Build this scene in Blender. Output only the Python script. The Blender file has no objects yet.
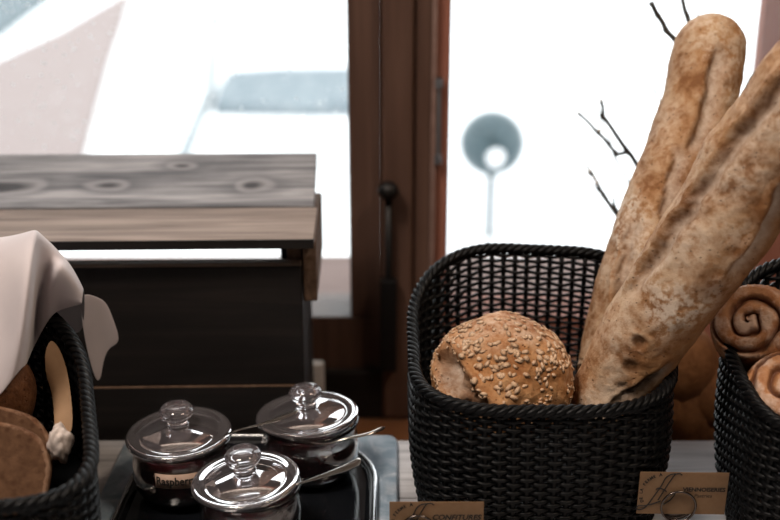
import bpy, math, random
from mathutils import Vector, Matrix, noise
random.seed(7)
S = bpy.context.scene
COL = S.collection
PI = math.pi
V = Vector

# ------------------------------------------------------------------ camera
CAM_H, PITCH, FPX = 0.575, math.radians(19.0), 780 * 50.0 / 36.0

def P(u, v, d):
    """point seen at pixel (u, v) of the photograph at forward distance d"""
    x = (u - 390) / FPX
    y = -(v - 260) / FPX
    ca, sa = math.cos(PITCH), math.sin(PITCH)
    w = V((x, ca + y * sa, -sa + y * ca))
    w *= d / w.y
    return V((w.x, w.y, CAM_H + w.z))

cam = bpy.data.objects.new('camera', bpy.data.cameras.new('camera'))
COL.objects.link(cam)
cam.location = (0, 0, CAM_H)
cam.rotation_euler = (PI / 2 - PITCH, 0, 0)
cam.data.lens = 50
cam.data.sensor_width = 36
cam.data.clip_start = 0.02
cam.data.dof.use_dof = True
cam.data.dof.focus_distance = 0.985
cam.data.dof.aperture_fstop = 3.0
cam.data.dof.aperture_blades = 9
S.camera = cam

# ------------------------------------------------------------------ mesh helpers
class MB:
    def __init__(s):
        s.v, s.f, s.a = [], [], []
    def add(s, vs, fs, at=None):
        o = len(s.v)
        s.v += [tuple(p) for p in vs]
        s.f += [tuple(i + o for i in f) for f in fs]
        s.a += list(at) if at is not None else [0.0] * len(vs)
        return s
    def box(s, lo, hi, M=None):
        x0, y0, z0 = lo; x1, y1, z1 = hi
        vs = [V(p) for p in ((x0,y0,z0),(x1,y0,z0),(x1,y1,z0),(x0,y1,z0),(x0,y0,z1),(x1,y0,z1),(x1,y1,z1),(x0,y1,z1))]
        if M is not None: vs = [M @ p for p in vs]
        return s.add(vs, [(0,3,2,1),(4,5,6,7),(0,1,5,4),(1,2,6,5),(2,3,7,6),(3,0,4,7)])
    def grid(s, pts, nu, nv, wrap_v=False, at=None):
        fs = []
        for i in range(nu - 1):
            for j in range(nv if wrap_v else nv - 1):
                j2 = (j + 1) % nv
                fs.append((i*nv+j, i*nv+j2, (i+1)*nv+j2, (i+1)*nv+j))
        return s.add(pts, fs, at)
    def tube(s, pts, r, n=8, closed=False, cap=True, flat=1.0, up=None):
        pts = [V(p) for p in pts]; m = len(pts)
        rs = r if isinstance(r, (list, tuple)) else [r] * m
        vs = []; fs = []
        nrm = None
        for i in range(m):
            a = pts[(i-1) % m] if (closed or i) else pts[i]
            b = pts[(i+1) % m] if (closed or i < m-1) else pts[i]
            t = (b - a).normalized()
            if up is not None:
                nrm = V(up) - t * t.dot(V(up))
            elif nrm is None:
                q = V((0,0,1)) if abs(t.z) < .9 else V((1,0,0))
                nrm = q - t * t.dot(q)
            else:
                nrm = nrm - t * t.dot(nrm)
            nrm.normalize()
            bn = t.cross(nrm)
            for k in range(n):
                an = 2 * PI * k / n
                vs.append(pts[i] + nrm * (math.cos(an) * rs[i] * flat) + bn * (math.sin(an) * rs[i]))
        for i in range(m if closed else m - 1):
            i2 = (i + 1) % m
            for k in range(n):
                k2 = (k + 1) % n
                fs.append((i*n+k, i*n+k2, i2*n+k2, i2*n+k))
        if cap and not closed:
            fs.append(tuple(range(n-1, -1, -1))); fs.append(tuple((m-1)*n+k for k in range(n)))
        return s.add(vs, fs)
    def lathe(s, prof, n=64, c=(0,0,0), loop=False):
        c = V(c); m = len(prof); vs = []; fs = []
        for r, z in prof:
            for k in range(n):
                an = 2*PI*k/n
                vs.append(c + V((max(r,1e-5)*math.cos(an), max(r,1e-5)*math.sin(an), z)))
        for i in range(m if loop else m-1):
            i2 = (i+1) % m
            for k in range(n):
                k2 = (k+1) % n
                fs.append((i*n+k, i*n+k2, i2*n+k2, i2*n+k))
        return s.add(vs, fs)
    def build(s, name, mat, parent=None, smooth=True, bevel=0, sub=0, solid=0, attr=None, loc=None):
        me = bpy.data.meshes.new(name)
        me.from_pydata(s.v, [], s.f)
        if smooth:
            me.polygons.foreach_set('use_smooth', [True]*len(me.polygons))
        if attr:
            at = me.attributes.new(attr, 'FLOAT', 'POINT')
            at.data.foreach_set('value', s.a)
        me.update()
        me.materials.append(mat)
        o = bpy.data.objects.new(name, me)
        COL.objects.link(o)
        if parent is not None:
            o.parent = parent
        if loc is not None: o.location = loc
        if solid:
            q = o.modifiers.new('s', 'SOLIDIFY'); q.thickness = solid; q.offset = 0
        if bevel:
            q = o.modifiers.new('b', 'BEVEL'); q.width = bevel; q.segments = 2; q.limit_method = 'ANGLE'
            for p in me.polygons: p.use_smooth = False
        if sub:
            q = o.modifiers.new('u', 'SUBSURF'); q.levels = sub; q.render_levels = sub
        return o

def tag(o, label, cat, group=None, kind=None):
    o['label'] = label; o['category'] = cat
    if group: o['group'] = group
    if kind: o['kind'] = kind
    return o

def thing(name, label, cat, loc=(0,0,0), group=None, rot=(0,0,0)):
    o = bpy.data.objects.new(name, None)
    COL.objects.link(o); o.location = loc; o.rotation_euler = rot
    o.empty_display_size = .02
    return tag(o, label, cat, group)

def struct(o):
    o['kind'] = 'structure'; return o

def rebase(o, root):
    """parent a mesh modelled in world space under an empty placed (unrotated) elsewhere"""
    o.parent = root; o.location = -root.location
    return o

# ------------------------------------------------------------------ material helpers
class NT:
    def __init__(s, name, rough=.5, spec=.5):
        s.m = bpy.data.materials.new(name); s.m.use_nodes = True
        s.t = s.m.node_tree; s.n = s.t.nodes
        s.b = s.n['Principled BSDF']; s.out = s.n['Material Output']
        s.b.inputs['Roughness'].default_value = rough
        s.b.inputs['Specular IOR Level'].default_value = spec
        s._c = None
    def link(s, a, b): s.t.links.new(a, b)
    def obj(s):
        if s._c is None: s._c = s.n.new('ShaderNodeTexCoord').outputs['Object']
        return s._c
    def mapv(s, scale=(1,1,1), loc=(0,0,0), rot=(0,0,0), src=None):
        q = s.n.new('ShaderNodeMapping')
        q.inputs['Scale'].default_value = scale; q.inputs['Location'].default_value = loc; q.inputs['Rotation'].default_value = rot
        s.link(src or s.obj(), q.inputs['Vector']); return q.outputs[0]
    def noise(s, scale, detail=4, rough=.55, vec=None, dist=0):
        q = s.n.new('ShaderNodeTexNoise')
        q.inputs['Scale'].default_value = scale; q.inputs['Detail'].default_value = detail
        q.inputs['Roughness'].default_value = rough; q.inputs['Distortion'].default_value = dist
        s.link(vec or s.obj(), q.inputs['Vector']); return q.outputs['Fac']
    def voro(s, scale, vec=None, feat='F1', rnd=1):
        q = s.n.new('ShaderNodeTexVoronoi'); q.feature = feat
        q.inputs['Scale'].default_value = scale; q.inputs['Randomness'].default_value = rnd
        s.link(vec or s.obj(), q.inputs['Vector']); return q.outputs['Distance']
    def ramp(s, fac, stops, interp='LINEAR'):
        q = s.n.new('ShaderNodeValToRGB'); q.color_ramp.interpolation = interp
        e = q.color_ramp.elements
        while len(e) < len(stops): e.new(.5)
        for i, (p, c) in enumerate(stops):
            e[i].position = p
            e[i].color = (c, c, c, 1) if isinstance(c, (int, float)) else (*c, 1)
        s.link(fac, q.inputs[0]); return q.outputs[0]
    def mix(s, fac, a, b, mode='MIX'):
        q = s.n.new('ShaderNodeMix'); q.data_type = 'RGBA'; q.blend_type = mode
        for i, x in ((0, fac), (6, a), (7, b)):
            if isinstance(x, (int, float)): q.inputs[i].default_value = x if i == 0 else (x, x, x, 1)
            elif isinstance(x, tuple): q.inputs[i].default_value = (*x, 1)
            else: s.link(x, q.inputs[i])
        return q.outputs[2]
    def math(s, op, a, b=0.0, c=None):
        q = s.n.new('ShaderNodeMath'); q.operation = op
        for i, x in enumerate((a, b) if c is None else (a, b, c)):
            if isinstance(x, (int, float)): q.inputs[i].default_value = x
            else: s.link(x, q.inputs[i])
        return q.outputs[0]
    def attr(s, name):
        q = s.n.new('ShaderNodeAttribute'); q.attribute_name = name; return q.outputs['Fac']
    def color(s, c):
        if isinstance(c, tuple): s.b.inputs['Base Color'].default_value = (*c, 1)
        else: s.link(c, s.b.inputs['Base Color'])
        return s
    def roughness(s, r): s.link(r, s.b.inputs['Roughness']); return s
    def bump(s, h, strength=.5, dist=.002):
        q = s.n.new('ShaderNodeBump'); q.inputs['Strength'].default_value = strength; q.inputs['Distance'].default_value = dist
        s.link(h, q.inputs['Height']); s.link(q.outputs[0], s.b.inputs['Normal']); return s

def simple(name, c, rough=.5, metal=0, spec=.5):
    k = NT(name, rough, spec); k.color(c); k.b.inputs['Metallic'].default_value = metal; return k.m

def noisy(name, c1, c2, scale, rough=.6, vscale=(1,1,1), bump=.2, bd=.001, spec=.4):
    k = NT(name, rough, spec); f = k.noise(scale, 6, .6, k.mapv(vscale))
    k.color(k.ramp(f, [(.3, c1), (.7, c2)])).bump(f, bump, bd); return k.m

def wood(name, c_dark, c_mid, c_light, axis='X', fine=1.0, rough=.75, knots=(), spec=.25, bump=.5, warm=None):
    k = NT(name, rough, spec)
    sc = {'X': (3, 60, 60), 'Y': (60, 3, 60), 'Z': (60, 60, 3)}[axis]
    sc = tuple(x * fine for x in sc)
    src = k.obj()
    warp = k.noise(9, 2, .5)
    g1 = k.noise(1.0, 6, .62, k.mapv(sc), 1.2)
    g2 = k.noise(1.0, 3, .5, k.mapv(tuple(x * 3.3 for x in sc)))
    h = k.math('ADD', k.math('MULTIPLY', g1, .7), k.math('MULTIPLY', g2, .3))
    big = k.noise(5, 3, .5, k.mapv({'X': (1, 5, 5), 'Y': (5, 1, 5), 'Z': (5, 5, 1)}[axis]))
    h = k.math('ADD', h, k.math('MULTIPLY', k.math('SUBTRACT', big, .5), .35))
    col = k.ramp(h, [(.32, c_dark), (.5, c_mid), (.68, c_light)])
    if warm:
        col = k.mix(k.ramp(k.noise(7, 2), [(.45, 0.), (.62, .55)]), col, warm)
    sep = k.n.new('ShaderNodeSeparateXYZ'); k.link(src, sep.inputs[0])
    for (kx, ky, rx, ry) in knots:
        dx = k.math('MULTIPLY', k.math('SUBTRACT', sep.outputs['X'], kx), 1 / rx)
        dy = k.math('MULTIPLY', k.math('SUBTRACT', sep.outputs['Y'], ky), 1 / ry)
        r = k.math('SQRT', k.math('ADD', k.math('MULTIPLY', dx, dx), k.math('MULTIPLY', dy, dy)))
        r = k.math('ADD', r, k.math('MULTIPLY', k.math('SUBTRACT', warp, .5), 1.3))
        ring = k.math('ADD', k.math('MULTIPLY', k.math('SINE', k.math('MULTIPLY', r, 6.0)), .5), .5)
        fall = k.ramp(r, [(.4, .7), (.98, 0.)])
        rc = k.ramp(ring, [(.2, c_dark), (.8, c_light)])
        col = k.mix(fall, col, rc)
        core = k.ramp(r, [(.22, .92), (.52, 0.)])
        col = k.mix(core, col, tuple(x * .45 for x in c_dark))
    k.color(col).bump(h, bump, .0015)
    return k.m

M = {}
M['grey_wood'] = wood('weathered_grey_wood', (.078,.082,.098), (.235,.242,.264), (.46,.465,.50), 'X', 1.25,
                      knots=((-.352,.042,.085,.032), (-.232,.046,.060,.026), (-.066,.044,.050,.032), (-.150,.088,.046,.02)))
M['tan_wood'] = wood('weathered_tan_wood', (.12,.092,.078), (.25,.20,.175), (.36,.295,.26), 'X', .9)
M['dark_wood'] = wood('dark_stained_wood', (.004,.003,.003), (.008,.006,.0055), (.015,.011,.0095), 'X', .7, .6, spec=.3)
M['edge_wood'] = wood('worn_edge_wood', (.10,.07,.05), (.17,.125,.095), (.24,.18,.14), 'X', .8)
M['cleat_wood'] = wood('brown_cleat_wood', (.07,.04,.025), (.14,.085,.055), (.2,.13,.09), 'Y', .8)
M['table_wood'] = wood('grey_table_wood', (.27,.27,.285), (.54,.53,.545), (.76,.75,.76), 'X', .7, .55)
M['frame_wood'] = wood('brown_window_wood', (.058,.030,.021), (.090,.049,.035), (.126,.072,.052), 'Z', .4, .45, spec=.35, bump=.15)
M['red_wood'] = wood('reddish_window_wood', (.21,.085,.058), (.29,.12,.085), (.36,.165,.12), 'Z', .4, .55, spec=.2, bump=.15)
M['ledge_wood'] = wood('orange_ledge_wood', (.19,.075,.03), (.27,.115,.05), (.34,.16,.075), 'X', .4, .4, bump=.15)
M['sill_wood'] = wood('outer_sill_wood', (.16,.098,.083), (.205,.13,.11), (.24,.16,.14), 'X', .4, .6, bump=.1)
M['wicker'] = noisy('charcoal_wicker', (.0025,.0028,.0034), (.0055,.0058,.0066), 90, .40, bump=.15, bd=.0005, spec=.15)
M['black_metal'] = simple('black_iron', (.012,.011,.011), .45, .6)
M['grey_metal'] = simple('grey_metal_plate', (.25,.27,.3), .4, .8)
M['steel'] = simple('polished_steel', (.62,.58,.54), .16, 1)
M['dark_steel'] = simple('dark_wire_steel', (.12,.10,.09), .22, 1)
M['tray'] = simple('black_glossy_enamel', (.006,.007,.009), .09, 0, .5)
M['tray_rim'] = simple('steel_tray_rim', (.78,.78,.8), .22, 1)
M['jam'] = noisy('dark_red_jam', (.020,.0025,.003), (.05,.006,.008), 60, .12, bump=.3, bd=.002, spec=.6)
M['plaster'] = noisy('white_plaster', (.36,.33,.31), (.42,.39,.37), 20, .9, bump=.1)
M['floor'] = wood('floor_boards', (.10,.06,.04), (.16,.10,.065), (.22,.14,.09), 'Y', .3, .5)
M['ceiling'] = noisy('ceiling_paint', (.4,.38,.36), (.46,.44,.42), 15, .9, bump=.05)
M['ink'] = simple('black_ink', (.012,.010,.009), .6)
M['oat'] = noisy('oat_flake', (.46,.28,.16), (.70,.51,.35), 160, .7, bump=.2)
M['branch'] = noisy('grey_brown_bark', (.05,.05,.05), (.085,.083,.08), 40, .8)
M['snow_clump'] = simple('snow_clump', (.9,.91,.93), .8)
M['block'] = noisy('offwhite_paint', (.55,.52,.50), (.66,.63,.61), 30, .6)

# blue-grey marbled stone
k = NT('blue_grey_stone', .28, .5)
n1 = k.noise(26, 7, .65, None, 1.2); n2 = k.noise(70, 5, .6)
k.color(k.mix(k.ramp(n2, [(.35, 0.), (.75, .8)]), k.ramp(n1, [(.3, (.13,.21,.27)), (.5, (.34,.42,.50)), (.7, (.66,.70,.74))]), (.20,.28,.36)))
k.bump(n2, .3, .0015); M['stone'] = k.m

# kraft card
k = NT('kraft_card', .8, .2)
k.color(k.ramp(k.noise(220, 4), [(.3, (.30,.19,.11)), (.7, (.37,.25,.155))])); 
tl = k.n.new('ShaderNodeBsdfTranslucent'); tl.inputs[0].default_value = (.62,.40,.24,1)
mm = k.n.new('ShaderNodeMixShader'); mm.inputs[0].default_value = .45
k.link(k.b.outputs[0], mm.inputs[1]); k.link(tl.outputs[0], mm.inputs[2]); k.link(mm.outputs[0], k.out.inputs[0])
M['kraft'] = k.m
k = NT('beige_label', .7, .2)
k.color(k.ramp(k.noise(200, 3), [(.3, (.50,.35,.27)), (.7, (.56,.41,.33))])); M['label'] = k.m

# linen
k = NT('linen', .9, .15)
w = k.noise(900, 2, .5, k.mapv((1, .3, 1)))
k.color(k.ramp(k.noise(14, 3), [(.3, (.55,.50,.52)), (.7, (.62,.57,.585))])).bump(w, .15, .0004)
k.b.inputs['Sheen Weight'].default_value = .25; M['linen'] = k.m
k = NT('parchment', .7, .3)
k.color(k.ramp(k.noise(30, 4), [(.3, (.25,.145,.075)), (.7, (.33,.205,.115))])); M['parchment'] = k.m
M['white_paper'] = noisy('white_paper', (.58,.50,.46), (.68,.60,.56), 40, .8)

# glass
def glass(name, tint=(1,1,1), sheen_mix=.03):
    m = bpy.data.materials.new(name); m.use_nodes = True
    t = m.node_tree; t.nodes.clear()
    o = t.nodes.new('ShaderNodeOutputMaterial'); g = t.nodes.new('ShaderNodeBsdfGlass')
    g.inputs['IOR'].default_value = 1.7; g.inputs['Roughness'].default_value = 0.015; g.inputs['Color'].default_value = (*tint, 1)
    df = t.nodes.new('ShaderNodeBsdfDiffuse'); df.inputs[0].default_value = (.72,.66,.72,1); mx = t.nodes.new('ShaderNodeMixShader'); mx.inputs[0].default_value = sheen_mix  # pale lavender diffuse puts the glass's reflections into its colour
    t.links.new(g.outputs[0], mx.inputs[1]); t.links.new(df.outputs[0], mx.inputs[2]); t.links.new(mx.outputs[0], o.inputs[0]); return m
M['glass'] = glass('clear_glass', (.97,.96,.97), .05); M['body_glass'] = glass('jar_glass', (.95,.95,.95), .004)
m = bpy.data.materials.new('window_glass'); m.use_nodes = True
t = m.node_tree; t.nodes.clear()
o = t.nodes.new('ShaderNodeOutputMaterial'); mx = t.nodes.new('ShaderNodeMixShader')
tr = t.nodes.new('ShaderNodeBsdfTransparent'); tr.inputs[0].default_value = (.97,.985,.98,1)
gl = t.nodes.new('ShaderNodeBsdfGlossy'); gl.inputs['Roughness'].default_value = .02
fr = t.nodes.new('ShaderNodeFresnel'); fr.inputs[0].default_value = 1.3
t.links.new(fr.outputs[0], mx.inputs[0]); t.links.new(tr.outputs[0], mx.inputs[1]); t.links.new(gl.outputs[0], mx.inputs[2])
t.links.new(mx.outputs[0], o.inputs[0]); M['pane'] = m

# outside
k = NT('snow', .8, .2); k.color(k.ramp(k.noise(.9, 4), [(.3, (.80,.81,.83)), (.7, (.88,.88,.88))])); M['snow'] = k.m
k = NT('snowy_pink_paving', .85, .2)
sp = k.ramp(k.voro(6.0), [(.16, 1.), (.30, 0.)])
k.color(k.mix(k.mix(k.ramp(k.noise(1.6, 3), [(.45, 0.), (.7, 1.)]), 0.0, sp), (.265,.215,.205), (.37,.345,.34))); M['pink'] = k.m
k = NT('slate_ground', .8, .2)
k.color(k.mix(k.ramp(k.voro(6.0), [(.12, .8), (.3, 0.)]), (.12,.15,.165), (.34,.36,.37))); M['slate'] = k.m
k = NT('frosted_planting', .9, .2)
k.color(k.mix(k.ramp(k.voro(11.0), [(.15, .9), (.42, 0.)]), k.ramp(k.noise(4, 4, .7), [(.36, (.135,.17,.195)), (.62, (.22,.255,.275))]), (.34,.36,.37))); M['hedge'] = k.m
M['track'] = noisy('packed_snow', (.23,.26,.275), (.29,.31,.32), 3, .9)
k = NT('teal_glass_globe', .3, .5)
k.color(k.ramp(k.noise(30, 4, .7), [(.35, (.022,.043,.052)), (.6, (.055,.09,.105)), (.8, (.14,.18,.19))])); M['globe'] = k.m
M['post'] = noisy('blue_grey_post', (.035,.055,.066), (.05,.075,.09), 30, .6)

# bread crusts: 'score' marks opened slashes, 'flour' dusted ridges, on the baguettes also window light
def crust(name, dark, mid, light, flour, fl_lo=.46, fl_hi=.66, nscale=24):
    k = NT(name, .72, .22)
    n1 = k.noise(nscale, 6, .62); n2 = k.noise(nscale * 6, 5, .65); n3 = k.noise(nscale * .45, 3, .5)
    base = k.ramp(k.math('ADD', k.math('MULTIPLY', n1, .65), k.math('MULTIPLY', n2, .35)), [(.38, dark), (.5, mid), (.62, light)])
    fm = k.math('MULTIPLY', k.ramp(n3, [(fl_lo, 0.), (fl_hi, 1.)]), k.ramp(n2, [(.42, .05), (.56, 1.)]))
    fm = k.math('MAXIMUM', fm, k.math('MULTIPLY', k.attr('flour'), k.ramp(k.math('ADD', k.math('MULTIPLY', n1, .5), k.math('MULTIPLY', n2, .5)), [(.42, .12), (.56, 1.)])))
    bare = k.attr('bare'); fm = k.math('MULTIPLY', fm, k.math('SUBTRACT', 1.0, bare))  # unfloured baked crust, also darkened for the loaf's shaded side
    base = k.mix(k.math('MULTIPLY', bare, .7), base, k.ramp(n1, [(.35, dark), (.65, tuple(.5*(x+y) for x, y in zip(dark, mid)))]))
    c = k.mix(k.math('MULTIPLY', fm, .85), base, flour)
    sc = k.attr('score')
    c = k.mix(k.math('MULTIPLY', sc, .9), c, k.ramp(n2, [(.3, (.36,.26,.19)), (.7, (.60,.50,.42))]))
    pits = k.ramp(k.voro(nscale * 7), [(.06, 1.), (.16, 0.)])
    c = k.mix(k.math('MULTIPLY', pits, .5), c, tuple(x * .5 for x in dark))
    br = k.attr('burnt')
    c = k.mix(br, c, tuple(x * .55 for x in dark))
    k.color(c)
    h = k.math('ADD', k.math('MULTIPLY', n1, .5), k.math('MULTIPLY', n2, .4))
    h = k.math('SUBTRACT', h, k.math('MULTIPLY', pits, .3))
    k.bump(h, 1.0, .0042)
    return k.m
M['baguette'] = crust('baguette_crust', (.22,.092,.032), (.385,.20,.085), (.51,.325,.175), (.74,.635,.53), .47, .65, 22)
M['roll'] = crust('roll_crust', (.27,.105,.036), (.43,.205,.082), (.55,.31,.15), (.62,.48,.38), .52, .76, 26)
M['loaf'] = crust('dark_loaf_crust', (.07,.026,.011), (.15,.062,.026), (.24,.11,.05), (.30,.21,.15), .6, .8, 26)
M['braid'] = crust('glazed_brown_crust', (.10,.038,.014), (.19,.08,.03), (.28,.13,.055), (.3,.18,.1), .7, .9, 18)
k = NT('brown_crumb', .85, .15)
n = k.noise(120, 5, .65); p = k.voro(110)
c = k.ramp(n, [(.32, (.075,.036,.019)), (.68, (.14,.074,.041))])
k.color(k.mix(k.ramp(p, [(.12, .8), (.3, 0.)]), c, (.07,.032,.016))).bump(n, .6, .002); M['crumb'] = k.m
k = NT('cinnamon_pastry', .5, .35)
g = k.attr('groove'); n = k.noise(55, 5, .6)
c = k.mix(k.ramp(n, [(.35, 0.), (.7, 1.)]), (.36,.14,.05), (.56,.29,.14))
su = k.mix(k.ramp(k.noise(45, 4, .65), [(.45, 0.), (.6, 1.)]), c, (.66,.47,.36))
c = k.mix(k.attr('top'), c, su)
k.color(k.mix(g, c, (.15,.055,.026))).bump(k.noise(90, 6, .7), .9, .003); M['pastry'] = k.m

# ------------------------------------------------------------------ the room
def sbox(name, lo, hi, mat, bevel=0, parent=None):
    o = MB().box(lo, hi).build(name, mat, parent, smooth=False, bevel=bevel)
    return o
FZ, CZ = -.78, 1.85
struct(sbox('floor', (-2.2,-2.6,FZ-.05), (2.2,1.40,FZ), M['floor']))
struct(sbox('ceiling', (-2.2,-2.6,CZ), (2.2,1.55,CZ+.05), M['ceiling']))
struct(sbox('wall_left', (-2.25,-2.6,FZ), (-2.2,1.55,CZ), M['plaster']))
struct(sbox('wall_right', (2.2,-2.6,FZ), (2.25,1.55,CZ), M['plaster']))
struct(sbox('wall_front', (-2.2,-2.65,FZ), (2.2,-2.6,CZ), M['plaster']))
WY = 1.40                                     # inner face of the window wall
L0, L1, R0, R1 = -1.15, -.055, .078, .500     # glass openings
ZB, ZT = .008, 1.35
mb = MB()
mb.box((-2.2,WY,FZ), (L0-.09,WY+.15,CZ)); mb.box((R1+.25,WY,FZ), (2.2,WY+.15,CZ))
mb.box((L0-.09,WY,FZ), (R1+.25,WY+.15,-.145)); mb.box((L0-.09,WY,ZT+.09), (R1+.25,WY+.15,CZ))
struct(mb.build('wall_back', M['plaster'], smooth=False))

def window(n, x0, x1, mat, lj, rj):
    w = bpy.data.objects.new('window_%d' % n, None); COL.objects.link(w); w['kind'] = 'structure'
    w.location = (.5*(x0+x1), WY, ZB)
    f = MB()
    rebase(f.box((x0-lj,WY+.002,-.14), (x1+rj,WY+.10,ZB)).box((x0-lj,WY+.002,ZT), (x1+rj,WY+.10,ZT+.09)).build('window_frame', mat, None, smooth=False, bevel=.003), w)
    rebase(MB().box((x0-lj,WY+.002,ZB), (x0,WY+.10,ZT)).build('window_stile', mat, None, smooth=False, bevel=.003), w)
    rebase(MB().box((x1,WY+.002,ZB), (x1+rj,WY+.10,ZT)).build('window_stile', mat, None, smooth=False, bevel=.003), w)
    rebase(MB().box((x0-.002,WY+.066,ZB-.002), (x1+.002,WY+.070,ZT+.002)).build('pane', M['pane'], None, smooth=False), w)
    return w
w1 = window(1, L0, L1, M['frame_wood'], .09, .044)
w2 = window(2, R0, R1, M['red_wood'], .021, .24)
spk = MB(); rs = random.Random(11)
for i in range(420):
    u, v = (rs.uniform(-60,345), rs.uniform(-40,150)) if i % 3 else (rs.uniform(-40,140), rs.uniform(-20,150))
    q = P(u, v, WY+.0715); e = rs.choice((.0006,.0009,.0013,.0017))
    vs = [q + V((e*math.cos(a*PI/3.5), 0, e*math.sin(a*PI/3.5))) for a in range(7)] + [q + V((.6*e*math.cos(a*PI/3.5), e*.5, .6*e*math.sin(a*PI/3.5))) for a in range(7)]
    spk.add(vs, [tuple(range(7)), tuple(range(13,6,-1))] + [(a, a+7, (a+1)%7+7, (a+1)%7) for a in range(7)])
k = NT('melting_snow_speck', .6, .2); k.color((.9,.9,.9)); tl = k.n.new('ShaderNodeBsdfTranslucent'); tl.inputs[0].default_value = (.95,.95,.95,1)
mm = k.n.new('ShaderNodeMixShader'); mm.inputs[0].default_value = .7; k.link(k.b.outputs[0], mm.inputs[1]); k.link(tl.outputs[0], mm.inputs[2]); k.link(mm.outputs[0], k.out.inputs[0])
o = rebase(spk.build('snow_specks', k.m, None), w1); o['kind'] = 'stuff'
# centre post where the two sashes meet, and its bolt
t1 = MB().box((-.0105,WY-.016,-.14), (.030,WY+.11,ZT+.09)).build('trim_1', M['frame_wood'], None, smooth=False, bevel=.004); struct(t1)
t2 = MB().box((.030,WY-.006,-.14), (.0565,WY+.11,ZT+.09)).build('trim_2', M['frame_wood'], None, smooth=False, bevel=.004); struct(t2)
t7 = MB().box((.0535,WY-.010,-.14),(.0600,WY+.002,ZT)).build('trim_highlight', M['sill_wood'], None, smooth=False, bevel=.001); struct(t7)  # pale strip added for the highlight line along the post's edge
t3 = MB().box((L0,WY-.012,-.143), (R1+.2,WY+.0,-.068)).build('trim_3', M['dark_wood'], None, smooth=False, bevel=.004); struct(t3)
pk = P(388.5, 193, WY-.045)
bolt = thing('window_bolt', 'black iron window bolt with round knob on the brown post between the panes', 'window bolt', (pk.x, WY-.02, -.04))
b = MB(); b.tube([(pk.x,WY-.026,pk.z), (pk.x,WY-.026,-.06)], .0052, 10); rebase(b.build('rod', M['black_metal']), bolt)
kn = MB(); kn.lathe([(0,-.012),(.007,-.0115),(.012,-.007),(.0145,0),(.012,.007),(.007,.0115),(0,.012)], 24, (pk.x,WY-.034,pk.z)); rebase(kn.build('knob', M['black_metal']), bolt)
b = MB().box((pk.x-.0115,WY-.034,-.06), (pk.x+.0115,WY-.0165,.075)); rebase(b.build('guide_plate', M['black_metal'], smooth=False, bevel=.002), bolt)
hp = MB(); a0 = P(437, 158, WY); a1 = P(437, 82, WY)
hp.box((a0.x-.004,WY-.006,a0.z), (a0.x+.004,WY+.004,a1.z)); hp.tube([(a0.x,WY-.006,a0.z+.006),(a0.x,WY-.006,a0.z-.006)], .006, 10); hp.tube([(a0.x,WY-.006,a1.z+.006),(a0.x,WY-.006,a1.z-.006)], .006, 10)
rebase(hp.build('hinge', M['grey_metal'], smooth=False), w2)
struct(sbox('trim_4', (L0-.09,WY+.10,-.06), (R1+.25,WY+.28,.004), M['sill_wood'], .004))     # outer sill
struct(sbox('trim_5', (-2.2,1.075,-.19), (2.2,WY,-.145), M['ledge_wood'], .004))              # window ledge
struct(sbox('trim_6', (-2.2,1.34,FZ), (2.2,WY,-.19), M['plaster']))
# ------------------------------------------------------------------ outside
GZ = -.85
g = MB(); nx, ny = 60, 60; pts = []
for i in range(nx):
    for j in range(ny):
        x = -30 + 60*i/(nx-1); y = 1.56 + 60*(j/(ny-1))**1.8
        pts.append((x, y, GZ + .05*noise.noise(V((x*.4, y*.4, 3.1)))*min(1,(y-1.5)/4)))
g.grid(pts, nx, ny); gr = g.build('snowy_ground', M['snow']); gr['kind'] = 'structure'

def ground_at(u, v, z=GZ):
    q = P(u, v, 1.0) - V((0, 0, CAM_H))
    s = (z - CAM_H) / q.z
    return V((q.x*s, q.y*s, z))
def slab(name, uv, mat, lift=.07, th=.06):
    top = [ground_at(u, v, GZ+lift) for u, v in uv]; n = len(top); mb = MB()
    mb.add(top + [p - V((0,0,th+.06)) for p in top], [tuple(range(n-1,-1,-1)), tuple(range(n, 2*n))] + [(i, (i+1)%n, n+(i+1)%n, n+i) for i in range(n)])
    return mb.build(name, mat, smooth=False, bevel=.02)
tag(slab('paved_terrace', [(-120,120),(-10,62),(60,30),(118,-4),(132,-8),(106,62),(82,150),(60,215),(-120,240)], M['pink']), 'pale pink terrace sprinkled with snow outside the left window', 'terrace')
tag(slab('slate_terrace', [(-150,60),(-20,38),(0,30),(46,-1),(60,-25),(-150,-25)], M['slate']), 'grey-blue patch of ground at the top left corner of the left window', 'ground patch')
tag(slab('snow_track', [(176,152),(194,112),(205,88),(208,40),(208,-5),(218,-5),(217,60),(213,90),(202,116),(188,152),(165,215),(140,215)], M['track'], .055, .02), 'faint blue track curving through the snow outside the left window', 'track')
# low frosted shrub band
def lump(mb, c, r, seed, n=20, amp=.35, sq=1.0):
    pts = []
    for i in range(n+1):
        th = PI*i/n
        for j in range(2*n):
            ph = PI*j/n
            d = V((math.sin(th)*math.cos(ph), math.sin(th)*math.sin(ph), math.cos(th)))
            rr = 1 + amp*noise.fractal(d*3+V((seed,0,0)), .8, 2.1, 4)
            pts.append((c[0]+d.x*r[0]*rr, c[1]+d.y*r[1]*rr, c[2]+d.z*r[2]*rr*sq))
    mb.grid(pts, n+1, 2*n, True)
tag(slab('frosted_bed', [(228,70),(280,67),(380,66),(380,104),(300,105),(214,103),(218,88)], M['hedge'], .08, .03), 'grey-blue speckled frosted bed crossing the snow outside the left window', 'garden bed')
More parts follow.
